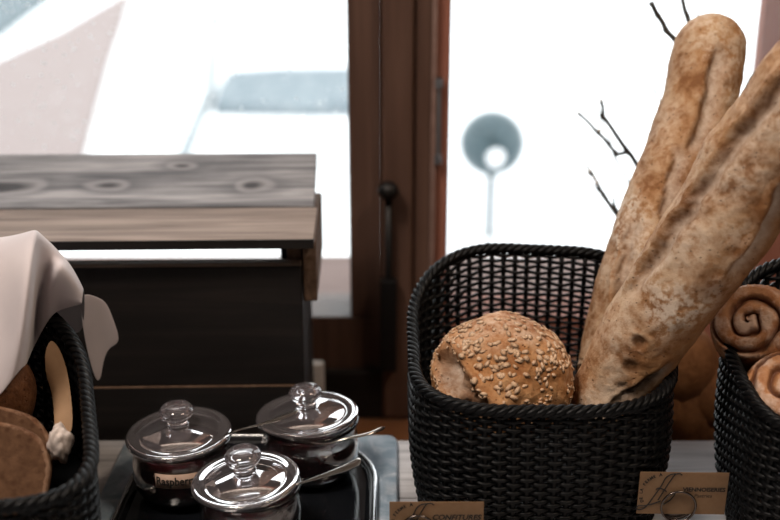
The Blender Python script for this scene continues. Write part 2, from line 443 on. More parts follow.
# garden lantern on a thin post
lp = P(492, 143, 4.4); lan = thing('garden_lantern', 'round blue-grey garden lantern on a thin post in the snow', 'lantern', (lp.x, 4.4, GZ-.02))
r = 33/FPX*(4.4*math.cos(PITCH)+(CAM_H-lp.z)*math.sin(PITCH))
mb = MB(); prof = []
for i in range(25):
    a = PI*i/24; prof.append((r*math.sin(a), -r*math.cos(a)))
mb.lathe(prof, 40, lp); rebase(mb.build('globe', M['globe']), lan)
mb = MB(); lump(mb, (lp.x+.004, 4.4-r*.80, lp.z-r*.20), (r*.30,r*.30,r*.34), 2, 12, .15); rebase(mb.build('snow_patch', M['snow_clump']), lan)
mb = MB(); mb.tube([(lp.x,4.4,lp.z-r*.97),(lp.x,4.4,GZ-.02)], .017, 10); rebase(mb.build('post', M['post']), lan)

# bare branches standing on the ledge behind the middle basket
BX = V((.215, 1.335, -.145))
sh = thing('bare_branches', 'thin bare budding branches standing on the window ledge behind the baguettes', 'branches', BX)
br = MB(); sn = MB()
def twig(pts, d0, d1, r0, r1):
    q = [P(u, v, d0+(d1-d0)*i/(len(pts)-1)) for i, (u, v) in enumerate(pts)]
    out = []
    for i in range(len(q)-1):
        for t in range(4):
            a = q[i].lerp(q[i+1], t/4); out.append(a + V((noise.noise(a*60)*.0016, 0, noise.noise(a*60+V((9,0,0)))*.0016)))
    out.append(q[-1]); n = len(out)
    br.tube(out, [(r0+(r1-r0)*i/(n-1))*(1+.25*(i%4==0)) for i in range(n)], 7)
def stem(u, v, d, r1=.0018):
    e = P(u, v, d); n = 12; b = BX + V((.012*math.sin(u), .012*math.cos(u*1.7), .001)); out = []
    for i in range(n+1):
        f = i/n; p = b.lerp(e, f); p.x += .05*math.sin(PI*f)*(1-f)
        out.append(p)
    br.tube(out, [.004-(.004-r1)*i/n for i in range(n+1)], 8)
stem(642,172,1.24); twig([(642,172),(628,152),(603,116),(601,101)],1.24,1.22,.0030,.0017)
twig([(628,152),(617,154),(598,132),(578,113)],1.24,1.26,.0025,.0016)
stem(622,222,1.22); twig([(622,222),(603,195),(590,172)],1.22,1.26,.0028,.0020); twig([(590,172),(570,145),(548,118)],1.34,1.38,.0014,.0009)
twig([(618,214),(615,206),(614,198)],1.22,1.22,.0019,.0012); twig([(603,195),(585,178),(566,158)],1.37,1.38,.0014,.0009)
stem(684,53,1.22); twig([(684,53),(677,42),(666,31),(657,14),(651,3)],1.22,1.20,.0030,.0024)
twig([(684,53),(684,42),(691,38),(687,16),(680,-8)],1.22,1.23,.0028,.0022); twig([(691,38),(698,14),(703,-6)],1.34,1.36,.0012,.0009)
stem(632,188,1.36,.001); twig([(632,188),(615,157),(598,109),(575,70),(559,45)],1.36,1.38,.0016,.0009)
stem(664,110,1.36,.001); twig([(664,110),(655,90),(640,76),(624,66)],1.36,1.38,.0014,.0008)
rebase(br.build('branches', M['branch']), sh)
for (u, v, d, rr) in ((590,172,1.262,.0032),(597,183,1.243,.0026),(599,131,1.258,.0026),(594,178,1.25,.002),(601,100,1.22,.0016),(578,113,1.26,.0016)):
    q = P(u, v, d); lump(sn, q, (rr,rr,rr*1.3), u, 8, .3)
o = sn.build('buds', M['snow_clump']); rebase(o, sh); o['kind'] = 'stuff'; o['label'] = 'pale buds'

# pale bent strip by the right stile
st = MB(); q = [P(u, v, d) for u, v, d in ((800,54,1.30),(780,61,1.31),(764,67,1.32),(752,76,1.34),(745,92,1.37),(742,108,1.403))]
o_ = []
for i in range(len(q)-1):
    for t in range(5): o_.append(q[i].lerp(q[i+1], t/5))
o_.append(q[-1]); st.tube(o_, .0032, 8, flat=.5)
tag(st.build('bent_strip', M['block']), 'thin pale bent strip curving in front of the reddish right window stile', 'strip')

# ------------------------------------------------------------------ table
tb = thing('table', 'grey weathered wooden table the baskets and jars stand on', 'table', (0, .55, FZ))
for i in range(8):
    y1 = 1.062 - i*.12
    rebase(MB().box((-1.25,y1-.118,-.035), (1.25,y1,0)).build('table_plank', M['table_wood'], None, smooth=False, bevel=.002), tb)
rebase(MB().box((-1.2,.16,-.11), (1.2,1.0,-.035)).build('apron', M['edge_wood'], None, smooth=False, bevel=.003), tb)
for x in (-1.15, 1.15):
    for y in (.2, .96): rebase(MB().box((x-.035,y-.035,FZ), (x+.035,y+.035,-.11)).build('leg', M['edge_wood'], None, smooth=False, bevel=.003), tb)

# ------------------------------------------------------------------ crate stand
CR = V((-.0942, 1.085, -.145)); YAW = math.radians(1.5)
crate = thing('display_crate', 'weathered wooden display crate with two grey lid planks and dark front boards', 'crate', CR, rot=(0,0,YAW))
def cbox(name, lo, hi, mat, bevel=.0015, M_=None):
    o = MB().box(lo, hi, M_).build(name, mat, crate, smooth=False, bevel=bevel); return o
LX = -.62
z0 = lambda z: z - CR.z
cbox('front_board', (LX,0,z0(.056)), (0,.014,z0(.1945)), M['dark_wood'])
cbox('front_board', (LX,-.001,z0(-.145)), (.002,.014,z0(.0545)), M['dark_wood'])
cbox('board_edge', (LX,-.001,z0(.1948)), (0,.0145,z0(.1985)), M['edge_wood'], .001)
cbox('ledge_strip', (LX,-.0015,z0(.0547)), (.0005,.010,z0(.0558)), M['cleat_wood'], .0003)
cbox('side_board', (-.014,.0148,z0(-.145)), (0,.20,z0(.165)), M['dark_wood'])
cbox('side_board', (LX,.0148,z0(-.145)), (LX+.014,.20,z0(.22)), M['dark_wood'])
cbox('lid_cleat', (.0015,.006,z0(.152)), (.016,.20,z0(.2205)), M['cleat_wood'])
cbox('lid_cleat', (-.016,.0155,z0(.17)), (-.0005,.20,z0(.2205)), M['cleat_wood'])
cbox('lid_plank', (LX-.02,-.018,z0(.2205)), (.0145,.100,z0(.2305)), M['tan_wood'])
cbox('lid_edge_shade', (LX-.02,-.0195,z0(.2203)), (.0147,-.0178,z0(.2303)), M['dark_wood'], .0004)  # dark strip on the plank's front face, shade put into its colour
Mt = Matrix.Translation((0,.104,z0(.2225))) @ Matrix.Rotation(math.radians(17.5), 4, 'X')
o = MB().box((LX-.02,0,0), (.0105,.118,.010)).build('lid_plank', M['grey_wood'], crate, smooth=False, bevel=.0015); o.matrix_local = Mt
cbox('lid_support', (-.03,.105,z0(.165)), (-.016,.195,z0(.222)), M['dark_wood'])
# white upright block behind the crate
b0 = P(309, 361, 1.335); b1 = P(324, 361, 1.335)
tag(MB().box((b0.x,1.325,-.145), (b1.x,1.34,b0.z)).build('white_block', M['block'], None, smooth=False, bevel=.003), 'small off-white upright block on the window ledge behind the crate corner', 'block')

# ------------------------------------------------------------------ baskets
def basket(name, label, FL, FR, BR, BL, zf, zb, zbase, N=70, R=33, rad=(.085,.085,.10,.10), shrink=(.91,.86), bshift=-.012, seed=0):
    cs = [V((*p, 0)) for p in (FL, FR, BR, BL)]
    # rounded outline
    raw = []
    for i in range(4):
        p, a, b = cs[i], cs[i-1], cs[(i+1)%4]
        da = (a-p).normalized(); db = (b-p).normalized()
        s = p + da*rad[i]; e = p + db*rad[i]
        for t in range(13):
            t /= 12; raw.append(s*(1-t)**2 + p*2*t*(1-t) + e*t*t)
    L = [0]
    for i in range(len(raw)): L.append(L[-1] + (raw[(i+1)%len(raw)]-raw[i]).length)
    tot = L[-1]
    def at(s):
        s = (s % 1.0)*tot
        for i in range(len(raw)):
            if L[i+1] >= s:
                return raw[i].lerp(raw[(i+1)%len(raw)], (s-L[i])/max(1e-9, L[i+1]-L[i]))
        return raw[0]
    K = N*4
    top = [at(i/K) for i in range(K)]
    c = sum(top, V())/K
    y0 = min(p.y for p in top); y1 = max(p.y for p in top)
    bot = [V((c.x+(p.x-c.x)*shrink[0], c.y+bshift+(p.y-c.y)*shrink[1], 0)) for p in top]
    nrm = []
    for i in range(K):
        t = (top[(i+1)%K]-top[i-1]).normalized(); nrm.append(V((t.y, -t.x, 0)))
    zt = []
    for p in top:
        f = (p.y-y0)/(y1-y0); f = max(0, min(1, f)); f = .2*f + .8*f**4
        zt.append(zf+(zb-zf)*f)
    def pos(i, v):
        i %= K; p = bot[i].lerp(top[i], v) + nrm[i]*(.006*math.sin(PI*min(1,v*1.1)))
        return V((p.x, p.y, .004+v*(zt[i]-.006)))
    root = thing(name, label, 'basket', (c.x, c.y, 0))
    w = MB()
    for j in range(R):
        v = (j+.5)/R*.985
        pts = [pos(i, v) + nrm[i]*(.0023*math.cos(PI*i/4+PI*j)) + V((0,0,.0004*math.sin(i*.7+j))) for i in range(K)]
        w.tube(pts, .00255, 6, closed=True, flat=.82, up=(0,0,1))
    for i in range(0, K, 4):
        w.tube([pos(i, t/10) for t in range(11)], .0026, 6)
    rebase(w.build('weave', M['wicker']), root)
    rm = MB(); T = int(tot/.0016); turns = round(tot/.034); prev = None
    for s in range(4):
        pts = []
        for q in range(T):
            x = q/T*K; i = int(x) % K; fr = x-int(x)
            a = pos(i, 1).lerp(pos(i+1, 1), fr); n = nrm[i].lerp(nrm[(i+1)%K], fr).normalized()
            ph = 2*PI*(q/T*turns + s/4)
            pts.append(a + n*(.0035*math.cos(ph)) + V((0,0,.001+.0031*math.sin(ph))))
        rm.tube(pts, .0029, 7, closed=True)
    rebase(rm.build('rim', M['wicker']), root)
    # raised inner floor, woven through the wall at its edge
    fl = MB(); vv = zbase/(sum(zt)/K)
    ring = [V((p.x, p.y, zbase)) - nrm[i]*.005 for i, p in enumerate([pos(i, vv) for i in range(K)])]
    fl.add(ring + [p - V((0,0,.004)) for p in ring], [tuple(range(K)), tuple(range(2*K-1, K-1, -1))] + [(i, i+K, (i+1)%K+K, (i+1)%K) for i in range(K)])
    rebase(fl.build('basket_floor', M['wicker'], smooth=False), root)
    return root
basket('wicker_basket', 'black wicker basket in the middle holding the seeded roll and baguettes',
       (.0225,.838), (.247,.838), (.292,1.09), (.0225,1.10), .150, .212, .066)
basket('wicker_basket', 'black wicker basket at the left edge draped with a pale cloth',
       (-.505,.685), (-.213,.685), (-.296,.960), (-.53,.96), .150, .214, .075, shrink=(.88,.86))
basket('wicker_basket', 'black wicker basket at the right edge holding swirled pastries',
       (.314,.775), (.56,.775), (.56,1.02), (.318,1.02), .150, .225, .112, shrink=(.93,.88))

# ------------------------------------------------------------------ breads
def sstep(a, b, x):
    t = max(0, min(1, (x-a)/(b-a))); return t*t*(3-2*t)
def loaf_mesh(axis, rad, seed, nS=150, nT=84, amp=.06, up=V((0,-1,0)), slashes=(), pits=(), endp=.42, oval=1.0, bands=(), bares_and_shade=()):
    """bread along a polyline axis; slashes: (s0,t0,s1,t1,width,depth) in (length 0-1, angle in turns); pits: (s,t,rs,rt,depth)"""
    n = len(axis); cum = [0]
    for i in range(n-1): cum.append(cum[-1]+(axis[i+1]-axis[i]).length)
    tot = cum[-1]
    def ax(s):
        # catmull-rom on the axis
        x = s*tot; i = 0
        while i < n-2 and cum[i+1] < x: i += 1
        t = (x-cum[i])/(cum[i+1]-cum[i]); p1, p2 = axis[i], axis[i+1]
        p0 = axis[i-1] if i else p1*2-p2; p3 = axis[i+2] if i+2 < n else p2*2-p1
        return .5*((2*p1)+(p2-p0)*t+(2*p0-5*p1+4*p2-p3)*t*t+(3*p1-p0-3*p2+p3)*t**3)
    pts = []; score = []; flour = []; burnt = []; bare = []
    for i in range(nS+1):
        a = i/nS; s = .5-.5*math.cos(PI*a); s = .5*s+.5*a
        c = ax(s); tg = (ax(min(1,s+.01))-ax(max(0,s-.01))).normalized()
        e1 = (up-tg*tg.dot(up)).normalized(); e2 = tg.cross(e1)
        L = s*tot; R = rad(s)
        capl = R*1.15
        dl = min(L, tot-L); endf = 1.0
        if dl < capl: endf = math.sqrt(max(0, 1-(1-dl/capl)**2.2))
        for j in range(nT):
            an = 2*PI*j/nT; tt = j/nT
            d = e1*math.cos(an)+e2*math.sin(an)*oval
            base = c+d*R
            nz = noise.fractal(base*14+V((seed,seed*2,0)), .9, 2.0, 3)*amp + noise.fractal(base*70+V((seed,0,5)), .8, 2.0, 3)*amp*.28
            h = 1+nz; sc = fl = bu = 0
            for (bt,bw,bs) in bands:
                q = ((tt-bt+.5)%1-.5) + .05*noise.noise(base*30+V((seed,7,0)))
                fl = max(fl, bs*math.exp(-(q/bw)**2)*(.55+.45*noise.noise(base*22+V((2,seed,0)))))
            for (s0,t0,s1,t1,wd,dp) in slashes:
                vx, vy = (s1-s0)*tot, (t1-t0)*2*PI*R
                dt = (tt-t0+.5)%1-.5
                px, py = (s-s0)*tot, dt*2*PI*R
                wob = noise.noise(base*45+V((seed*3,1,0)))*.006
                q = max(0, min(1, (px*vx+py*vy)/(vx*vx+vy*vy)))
                ln = math.hypot(vx,vy); side = (px*vy-py*vx)/ln + wob
                off = math.hypot(px-q*vx, py-q*vy)
                taper = sstep(0,.15,q)*sstep(1,.85,q)
                if off < wd*3.2:
                    g = math.exp(-(side/wd)**2)*taper
                    lip = math.exp(-((side-wd*1.25)/(wd*.42))**2)*taper
                    h += -dp*g + dp*.75*lip
                    sc = max(sc, g*.9 if side < wd*.7 else 0)
                    bu = max(bu, math.exp(-((side-wd*.72)/(wd*.20))**2)*taper*.75)
                    fl = max(fl, math.exp(-((side+wd*1.3)/(wd*.9))**2)*taper*.8)
            for (ps,pt,rs,dp) in pits:
                dt = (tt-pt+.5)%1-.5
                rr = math.hypot((s-ps)*tot, dt*2*PI*R)/rs
                if rr < 2.2:
                    h += -dp*math.exp(-(rr*1.2)**4) + dp*.22*math.exp(-((rr-1.35)/.3)**2)
                    bu = max(bu, .85*math.exp(-((rr-.55)/.35)**2)) if dp > .06 else max(bu, .3*math.exp(-(rr)**2))
            pts.append(c+d*(R*h*endf)); score.append(sc); flour.append(fl); burnt.append(bu)
            bb = 0
            for (bt,bw,bs) in bares_and_shade:
                q = ((tt-bt+.5)%1-.5) + .07*noise.noise(base*24+V((seed,1,9)))
                bb = max(bb, bs*math.exp(-(q/bw)**4))
            bare.append(bb)
    fs = []
    for i in range(nS):
        for j in range(nT):
            j2 = (j+1)%nT; fs.append((i*nT+j, i*nT+j2, (i+1)*nT+j2, (i+1)*nT+j))
    return pts, fs, dict(score=score, flour=flour, burnt=burnt, bare=bare)  # on the baguettes flour also carries window light, bare the shaded side
def bread(name, data, mat, parent=None):
    pts, fs, at = data
    mb = MB().add(pts, fs); o = mb.build(name, mat)
    for k_, vals in at.items():
        a = o.data.attributes.new(k_, 'FLOAT', 'POINT'); a.data.foreach_set('value', vals)
    if parent: rebase(o, parent)
    return o

# rear baguette: leans on the back of the basket
A = [P(590,425,1.0), P(607,372,1.02), P(653,238,1.06), P(695,120,1.12), P(717,16,1.17)]
A[0].z = max(A[0].z, .10)
def rB(s): return .030+.0112*sstep(0,.3,s)-.003*sstep(.55,1,s)
o = bread('baguette', loaf_mesh(A, rB, 3.0, 170, 90, .07,
      slashes=((.02,.98,.45,.84,.008,.17),(.30,1.02,.62,.90,.007,.12),(.58,.97,.90,.99,.0085,.13)), bands=((.80,.10,.9),(.95,.05,.35)), bares_and_shade=((.03,.10,.55),),  # flour bands also carry window light in colour, bare band the shade
      pits=((.30,.03,.004,.03),(.55,.93,.005,.03),(.8,.06,.006,.03))), M['baguette'])
tag(o, 'tall rear baguette standing upright with its whole rounded tip against the window', 'baguette')
# front baguette: leans out over the right rim toward the viewer
A = [P(586,425,.925), P(616,385,.925), P(650,325,.918), P(702,252,.90), P(758,168,.885), P(800,108,.872), P(850,30,.86)]
def rF(s): return .036+.0065*sstep(.02,.45,s)+.004*sstep(.4,.75,s)
o = bread('baguette', loaf_mesh(A, rF, 8.0, 190, 96, .075,
      slashes=((.30,.79,1.05,.88,.0075,.20),(.46,.08,1.05,.00,.0075,.13),(.02,.92,.26,1.10,.007,.08)), bands=((.89,.10,1.0),(.76,.06,.7)), bares_and_shade=((.14,.125,.95),),  # left flour also brightened for window light, lower right browned for shade
      pits=((.275,.935,.0065,.12),(.215,.955,.0075,.07),(.155,.97,.0075,.06),(.36,.02,.004,.05))), M['baguette'])
tag(o, 'front baguette with flour-dusted split crust leaning out over the right rim', 'baguette')

# seeded roll
rc = P(501, 378, .925); RX, RY, RZ = .0665, .060, .0605
def roll_surf(d, seed=1.0):
    h = 1+.06*noise.fractal(d*1.6+V((seed,0,0)), .9, 2, 3)+.018*noise.fractal(d*9+V((seed,3,0)), .8, 2, 4)
    # opened crack at the left, running down-right
    k0 = V((-.80,-.45,.42)).normalized(); k1 = V((-.18,-.92,-.28)).normalized()
    q = max(0, min(1, (d-k0).dot(k1-k0)/(k1-k0).dot(k1-k0)))
    w = d-(k0.lerp(k1, q)); dist = w.length + .06*noise.noise(d*7)
    g = math.exp(-(dist/.19)**2)*(1-.35*q)
    side = w.dot(V((.6,0,.8)))
    h += -.24*g + .12*math.exp(-((dist-.30)/.08)**2)*(1 if side > 0 else .4)
    return h, g, math.exp(-((dist-.17)/.05)**2)*(.9 if q > .45 else .2)
pts=[]; sc=[]; fl=[]; bu=[]; n=80
for i in range(n+1):
    th=PI*i/n
    for j in range(2*n):
        ph=PI*j/n; d=V((math.sin(th)*math.cos(ph), math.sin(th)*math.sin(ph), math.cos(th)))
        h,g,b_=roll_surf(d)
        pts.append((rc.x+d.x*RX*h, rc.y+d.y*RY*h, rc.z+d.z*RZ*h)); sc.append(min(1,g*1.15)); bu.append(b_*.6)
        fl.append(.75*sstep(.62,.95,d.z+.2*noise.noise(d*4)))
mb=MB(); mb.grid(pts, n+1, 2*n, True)
root = thing('seeded_roll', 'round seeded bread roll topped with oat flakes in the middle basket', 'bread roll', (rc.x, rc.y, rc.z-RZ))
o = bread('crust', (mb.v, mb.f, dict(score=sc, flour=fl, burnt=bu)), M['roll'], root)
oat = MB(); rnd = random.Random(4); cnt = 0
while cnt < 620:
    d = V((rnd.gauss(0,1), rnd.gauss(0,1), rnd.gauss(0,1))).normalized()
    if d.y > .5 or d.z < -.55: continue
    h,g,b_ = roll_surf(d)
    if g > .25: continue
    band = d.z - (.02+.22*d.x)           # bare baked band between the two seeded zones
    dens = 1.0 if band > .16 else (.12 if band > -.05 else .9)
    if d.z > .86: dens *= .25
    if rnd.random() > dens: continue
    small = band < 0 or d.x < -.6
    a = (.0023 if small else .0038)*rnd.uniform(.7,1.25); b = a*rnd.uniform(.45,.75)
    c = V((rc.x+d.x*RX*h, rc.y+d.y*RY*h, rc.z+d.z*RZ*h)) + d*.0004
    t = d.orthogonal().normalized(); t = Matrix.Rotation(rnd.uniform(0,6.28),3,d) @ t; bn = d.cross(t)
    nn = (d + V((rnd.uniform(-.3,.3),rnd.uniform(-.3,.3),rnd.uniform(-.3,.3)))).normalized()
    vs=[c+nn*.0009]
    for k_ in range(8):
        an=k_*PI/4; vs.append(c+t*(a*math.cos(an))+bn*(b*math.sin(an)))
    vs.append(c-nn*.0008)
    oat.add(vs, [(0,1+k_,1+(k_+1)%8) for k_ in range(8)]+[(9,1+(k_+1)%8,1+k_) for k_ in range(8)])
    cnt+=1
o = oat.build('oat_flakes', M['oat']); rebase(o, root); o['kind']='stuff'

# swirled pastries in the right basket
def swirl(label, c, nrm_, R, H, seed, spin, taps=2.6):
    n=nrm_.normalized(); e1=n.orthogonal().normalized(); e1=Matrix.Rotation(spin,3,n)@e1; e2=n.cross(e1)
    nr, nt = 44, 128; pts=[]; gr=[]; tp=[]
    def put(r, an, z, g, t):
        pts.append(c+e1*(r*math.cos(an))+e2*(r*math.sin(an))+n*z); gr.append(g); tp.append(t)
    for i in range(nr+1):
        f=i/nr; r=R*f
        for j in range(nt):
            an=2*PI*j/nt
            ph=taps*f**.9+an/(2*PI)+.22*noise.noise(V((math.cos(an)*1.3,math.sin(an)*1.3,f*4+seed)))+.08*noise.noise(V((math.cos(an)*5*f,math.sin(an)*5*f,seed)))
            w=abs(((ph)%1)-.5)*2            # 1 on groove
            g=sstep(.45+.35*noise.noise(V((math.cos(an)*3*f,math.sin(an)*3*f,seed+4))),1.0,w)*sstep(1.0,.90,f)
            rib=.0007*math.sin(an*46+f*9)*sstep(.55,.95,f)
            edge=-.012*max(0,(f-.82)/.18)**2
            put(r*(1+.04*noise.noise(V((math.cos(an)*1.5,math.sin(an)*1.5,seed)))), an, H+.0045*math.sqrt(max(0,1-w*w))-.0035*g+.006*(1-f*f)+rib+edge, g, sstep(1,.86,f))
    for i in range(1,13):
        f=i/12
        for j in range(nt):
            an=2*PI*j/nt; rr=R*(1+.04*noise.noise(V((math.cos(an)*1.5,math.sin(an)*1.5,seed))))
            put(rr*(1+.07*math.sin(PI*f)-.1*max(0,f-.8)/.2)+.0006*math.sin(an*46+8), an, (H-.012)*(1-f), .15*(noise.noise(V((an*3,f*3,seed)))>.2), 0)
    for j in range(nt): put(0, 0, 0, 0, 0)
    mb=MB(); mb.grid(pts, nr+14, nt, True)
    o=mb.build('swirl_pastry', M['pastry'])
    for k_,v_ in (('groove',gr),('top',tp)):
        a=o.data.attributes.new(k_,'FLOAT','POINT'); a.data.foreach_set('value',[float(x) for x in v_])
    return tag(o,label,'pastry','swirled pastries in the right basket')
pn = V((-.50,-.62,.52)); c = P(750,322,.93); swirl('upper swirled pastry tucked behind the front baguette in the right basket', c-pn.normalized()*.045, pn, .040, .042, 1.0, .6)
pn = V((-.35,-.60,.72)); c = P(789,390,.865); swirl('lower swirled pastry at the front rim of the right basket', c-pn.normalized()*.04, pn, .040, .042, 5.0, 2.2)

# dark twisted loaf behind, between the two right-hand baskets
tw = []
for s in range(3):
    pass
root = thing('twisted_loaf', 'dark brown twisted loaf on the ledge behind, between the middle and right baskets', 'bread', (.315, 1.20, -.145))
for s in range(3):
    ax_ = []
    for i in range(15):
        f = i/14; ph = 2*PI*(f*1.6+s/3)
        ax_.append(V((.225+.20*f, 1.20+.030*math.sin(ph*2)*.8, -.080+.135*math.sin(PI*min(1,f*1.15))**.8*.7+.036*math.cos(ph))))
    bread('strand', loaf_mesh(ax_, lambda q: .034+.012*math.sin(PI*q), 20+s*5, 90, 40, .06), M['braid'], root)

# ------------------------------------------------------------------ left basket contents
def slice_(label, c, nrm_, upv, W, H, T, seed):
    n=nrm_.normalized(); u=(upv-n*n.dot(upv)).normalized(); r=u.cross(n)
    root=thing('bread_slice', label, 'bread slice', c, 'slices in the left basket')
    K=72; ring=[]
    for i in range(K):
        an=2*PI*i/K; x=math.cos(an); y=math.sin(an)
        px=W*math.copysign(abs(x)**.8,x); py=H*(math.copysign(abs(y)**.85,y) if y>0 else .75*math.copysign(abs(y)**.5,y))
        w=1+.05*noise.noise(V((x*2,y*2,seed))); ring.append((px*w,py*w))
    def p(q,k_,z): return r*(q[0]*k_)+u*(q[1]*k_)+n*z
    cr=MB(); rows=[]
    for k_,z in ((.93,T/2),(.98,T/2+.0005),(1.01,T/2-.002),(1.02,0),(1.01,-T/2+.002),(.98,-T/2-.0005),(.93,-T/2)):
        rows+=[p(q,k_*(1+.012*noise.noise(V((q[0]*150,q[1]*150,z*90)))),z) for q in ring]
    cr.grid(rows,7,K,True)
    o=cr.build('crust', M['loaf'], root)
    for k_ in ('score','flour','burnt'):
        a=o.data.attributes.new(k_,'FLOAT','POINT')
        if k_=='flour': a.data.foreach_set('value',[.5+.5*noise.noise(V(v)*90) for v in cr.v])
    f=MB()
    for z in (T/2+.0001,-T/2-.0001):
        vs=[p((0,0),0,z)]
        for k_ in (.3,.6,.95): vs+=[p(q,k_,z+.0004*noise.noise(V((q[0]*200*k_,q[1]*200*k_,seed)))) for q in ring]
        fs=[(0,1+i,1+(i+1)%K) for i in range(K)]
        for a in range(2): fs+=[(1+a*K+i,1+(a+1)*K+i,1+(a+1)*K+(i+1)%K,1+a*K+(i+1)%K) for i in range(K)]
        if z<0: fs=[tuple(reversed(q)) for q in fs]
        f.add(vs,fs)
    f.build('crumb', M['crumb'], root)
    return root
nn=V((.22,-.80,.55)); up=V((.1,.55,.8))
slice_('front slice of brown bread, cut face toward the viewer, in the left basket', P(-22,474,.775), nn, up, .056, .043, .013, 1)
slice_('second slice of brown bread leaning right behind the front slice', P(-18,458,.80), V((.26,-.80,.50)), up, .056, .044, .013, 4)
A=[P(-90,405,.86),P(-40,402,.86),P(0,398,.865),P(34,402,.865)]
tag(bread('brown_loaf', loaf_mesh(A, lambda s: .046, 13.0, 90, 60, .09), M['loaf']), 'dark crusted whole loaf behind the slices in the left basket', 'bread loaf')
# parchment lining along the right wall
pp=MB(); g_=[]
L_=[((52,338,.905),(63,352,.90),(71,385,.875),(74,430,.83)),((48,342,.90),(58,362,.89),(65,392,.868),(69,436,.825)),((44,352,.89),(55,372,.88),(58,400,.86),(62,444,.82)),((45,375,.88),(52,392,.87),(54,415,.85),(55,452,.812))]
for row in L_:
    for u,v,d in row: g_.append(P(u,v,d))
pp.grid(g_,4,4); tag(pp.build('parchment_sheet', M['parchment'], sub=3, solid=.0006), 'tan parchment sheet standing against the right wall inside the left basket', 'paper')
cp=MB(); q=P(60,443,.80); pts=[]; n=22
for i in range(n+1):
    th=PI*i/n
    for j in range(2*n):
        ph=PI*j/n; d=V((math.sin(th)*math.cos(ph),math.sin(th)*math.sin(ph),math.cos(th)))
        h=1+.55*(abs(noise.noise(d*1.5+V((4,0,0))))-.15)+.05*noise.noise(d*4)
        pts.append((q.x+d.x*.0092*h,q.y+d.y*.011*h,q.z+d.z*.0150*h))
cp.grid(pts,n+1,2*n,True); tag(cp.build('paper_scrap', M['white_paper']), 'crumpled white paper scrap beside the bread slices in the left basket', 'paper')

# cloth
rows=[
 [(-150,330,1.0),(-60,330,1.0),(0,330,1.0),(20,330,1.0),(38,330,1.0),(55,330,.995),(72,335,.985),(84,335,.975)],
 [(-150,262,.985),(-60,258,.985),(0,250,.985),(20,246,.98),(36,244,.975),(56,258,.97),(74,279,.965),(86,299,.96)],
 [(-150,238,.95),(-60,236,.95),(0,232,.945),(19,229,.94),(35,225,.935),(54,241,.94),(72,264,.945),(84,290,.95)],
 [(-150,268,.91),(-60,262,.90),(0,254,.895),(18,248,.885),(34,236,.90),(50,256,.92),(66,264,.925),(84,290,.935)],
 [(-150,310,.88),(-60,300,.875),(-2,290,.875),(16,284,.86),(33,268,.85),(42,280,.945),(61,262,.905),(84,296,.925)],
 [(-150,365,.85),(-60,352,.845),(-4,338,.855),(14,326,.845),(30,306,.835),(36,310,.95),(57,284,.915),(83,301,.923)],
 [(-150,400,.83),(-60,400,.825),(-6,378,.83),(10,358,.835),(27,340,.83),(33,336,.95),(55,306,.925),(83,304,.922)],
 [(-150,440,.81),(-60,438,.81),(-10,408,.822),(7,388,.828),(23,366,.832),(31,352,.95),(56,310,.93),(82,304,.928)],
]
for i_, r_ in enumerate(rows):
    (a,b,c_), (e,f_,g_) = r_[4], r_[5]
    r_.insert(5, (a+3,b+2,c_+(.07 if i_>4 else .05 if i_==4 else .25*(g_-c_))))
    (a,b,c_), (e,f_,g_) = r_[6], r_[7]
    r_.insert(7, (.35*a+.65*e, .35*b+.65*f_-(3 if i_>3 else 0), .3*c_+.7*g_-(.012 if i_>3 else 0)))
cl=MB(); cl.grid([P(u,v,d) for r_ in rows for (u,v,d) in r_], 8, 10)
tail=[[(78,290,.962),(98,296,.985),(107,302,.995)],[(80,315,.966),(102,316,.992),(114,320,1.0)],[(84,340,.972),(104,342,.995),(122,342,1.005)],[(90,365,.976),(102,350,.993),(112,346,1.0)],[(97,385,.98),(102,378,.985),(103,352,.992)]]
cl.grid([P(u,v,d) for r_ in tail for (u,v,d) in r_], 5, 3)
tag(cl.build('linen_cloth', M['linen'], sub=3, solid=.0014), 'pale linen cloth draped over the back rim of the left basket', 'cloth')

# ------------------------------------------------------------------ stone slab, tray, jars
def rrect(x0,y0,x1,y1,r,n=12,p=2.0):
    out=[]
    for cx,cy,a0 in ((x1-r,y0+r,-PI/2),(x1-r,y1-r,0),(x0+r,y1-r,PI/2),(x0+r,y0+r,PI)):
        for i in range(n+1):
            a=a0+PI/2*i/n; out.append((cx+r*math.cos(a),cy+r*math.sin(a)))
    return out
def plate(mb, loops):
    n=len(loops[0]); rows=[V(p) for l in loops for p in l]
    mb.grid(rows,len(loops),n,True)
    mb.add(loops[0],[tuple(range(n-1,-1,-1))]); mb.add(loops[-1],[tuple(range(n))])
    return mb
def off(x0,y0,x1,y1,r,d,z): return [(x,y,z) for x,y in rrect(x0-d,y0-d,x1+d,y1+d,max(.003,r+d))]
SX=(-.287,.60,.0075,1.060)
o=plate(MB(),[off(*SX,.012,0,.0005),off(*SX,.012,0,.006),off(*SX,.012,-.0015,.0078)]).build('stone_slab',M['stone'],None,smooth=False)
tag(o,'blue-grey marbled stone slab under the black tray','slab')
TX=(-.260,.68,-.0135,1.045)
tray=thing('serving_tray','black glossy rounded tray with a steel rim under the jam jars','tray',(-.14,.86,.0078))
o=plate(MB(),[off(*TX,.092,-.008,.0080),off(*TX,.092,-.003,.0095),off(*TX,.092,-.003,.0150),off(*TX,.092,-.007,.0150),off(*TX,.092,-.0105,.0115)]).build('tray_surface',M['tray']); rebase(o,tray)
mb=MB(); mb.tube([V(p) for p in off(*TX,.092,-.0015,.0150)],.0024,8,closed=True); rebase(mb.build('tray_rim',M['tray_rim']),tray)
TZ=.0118
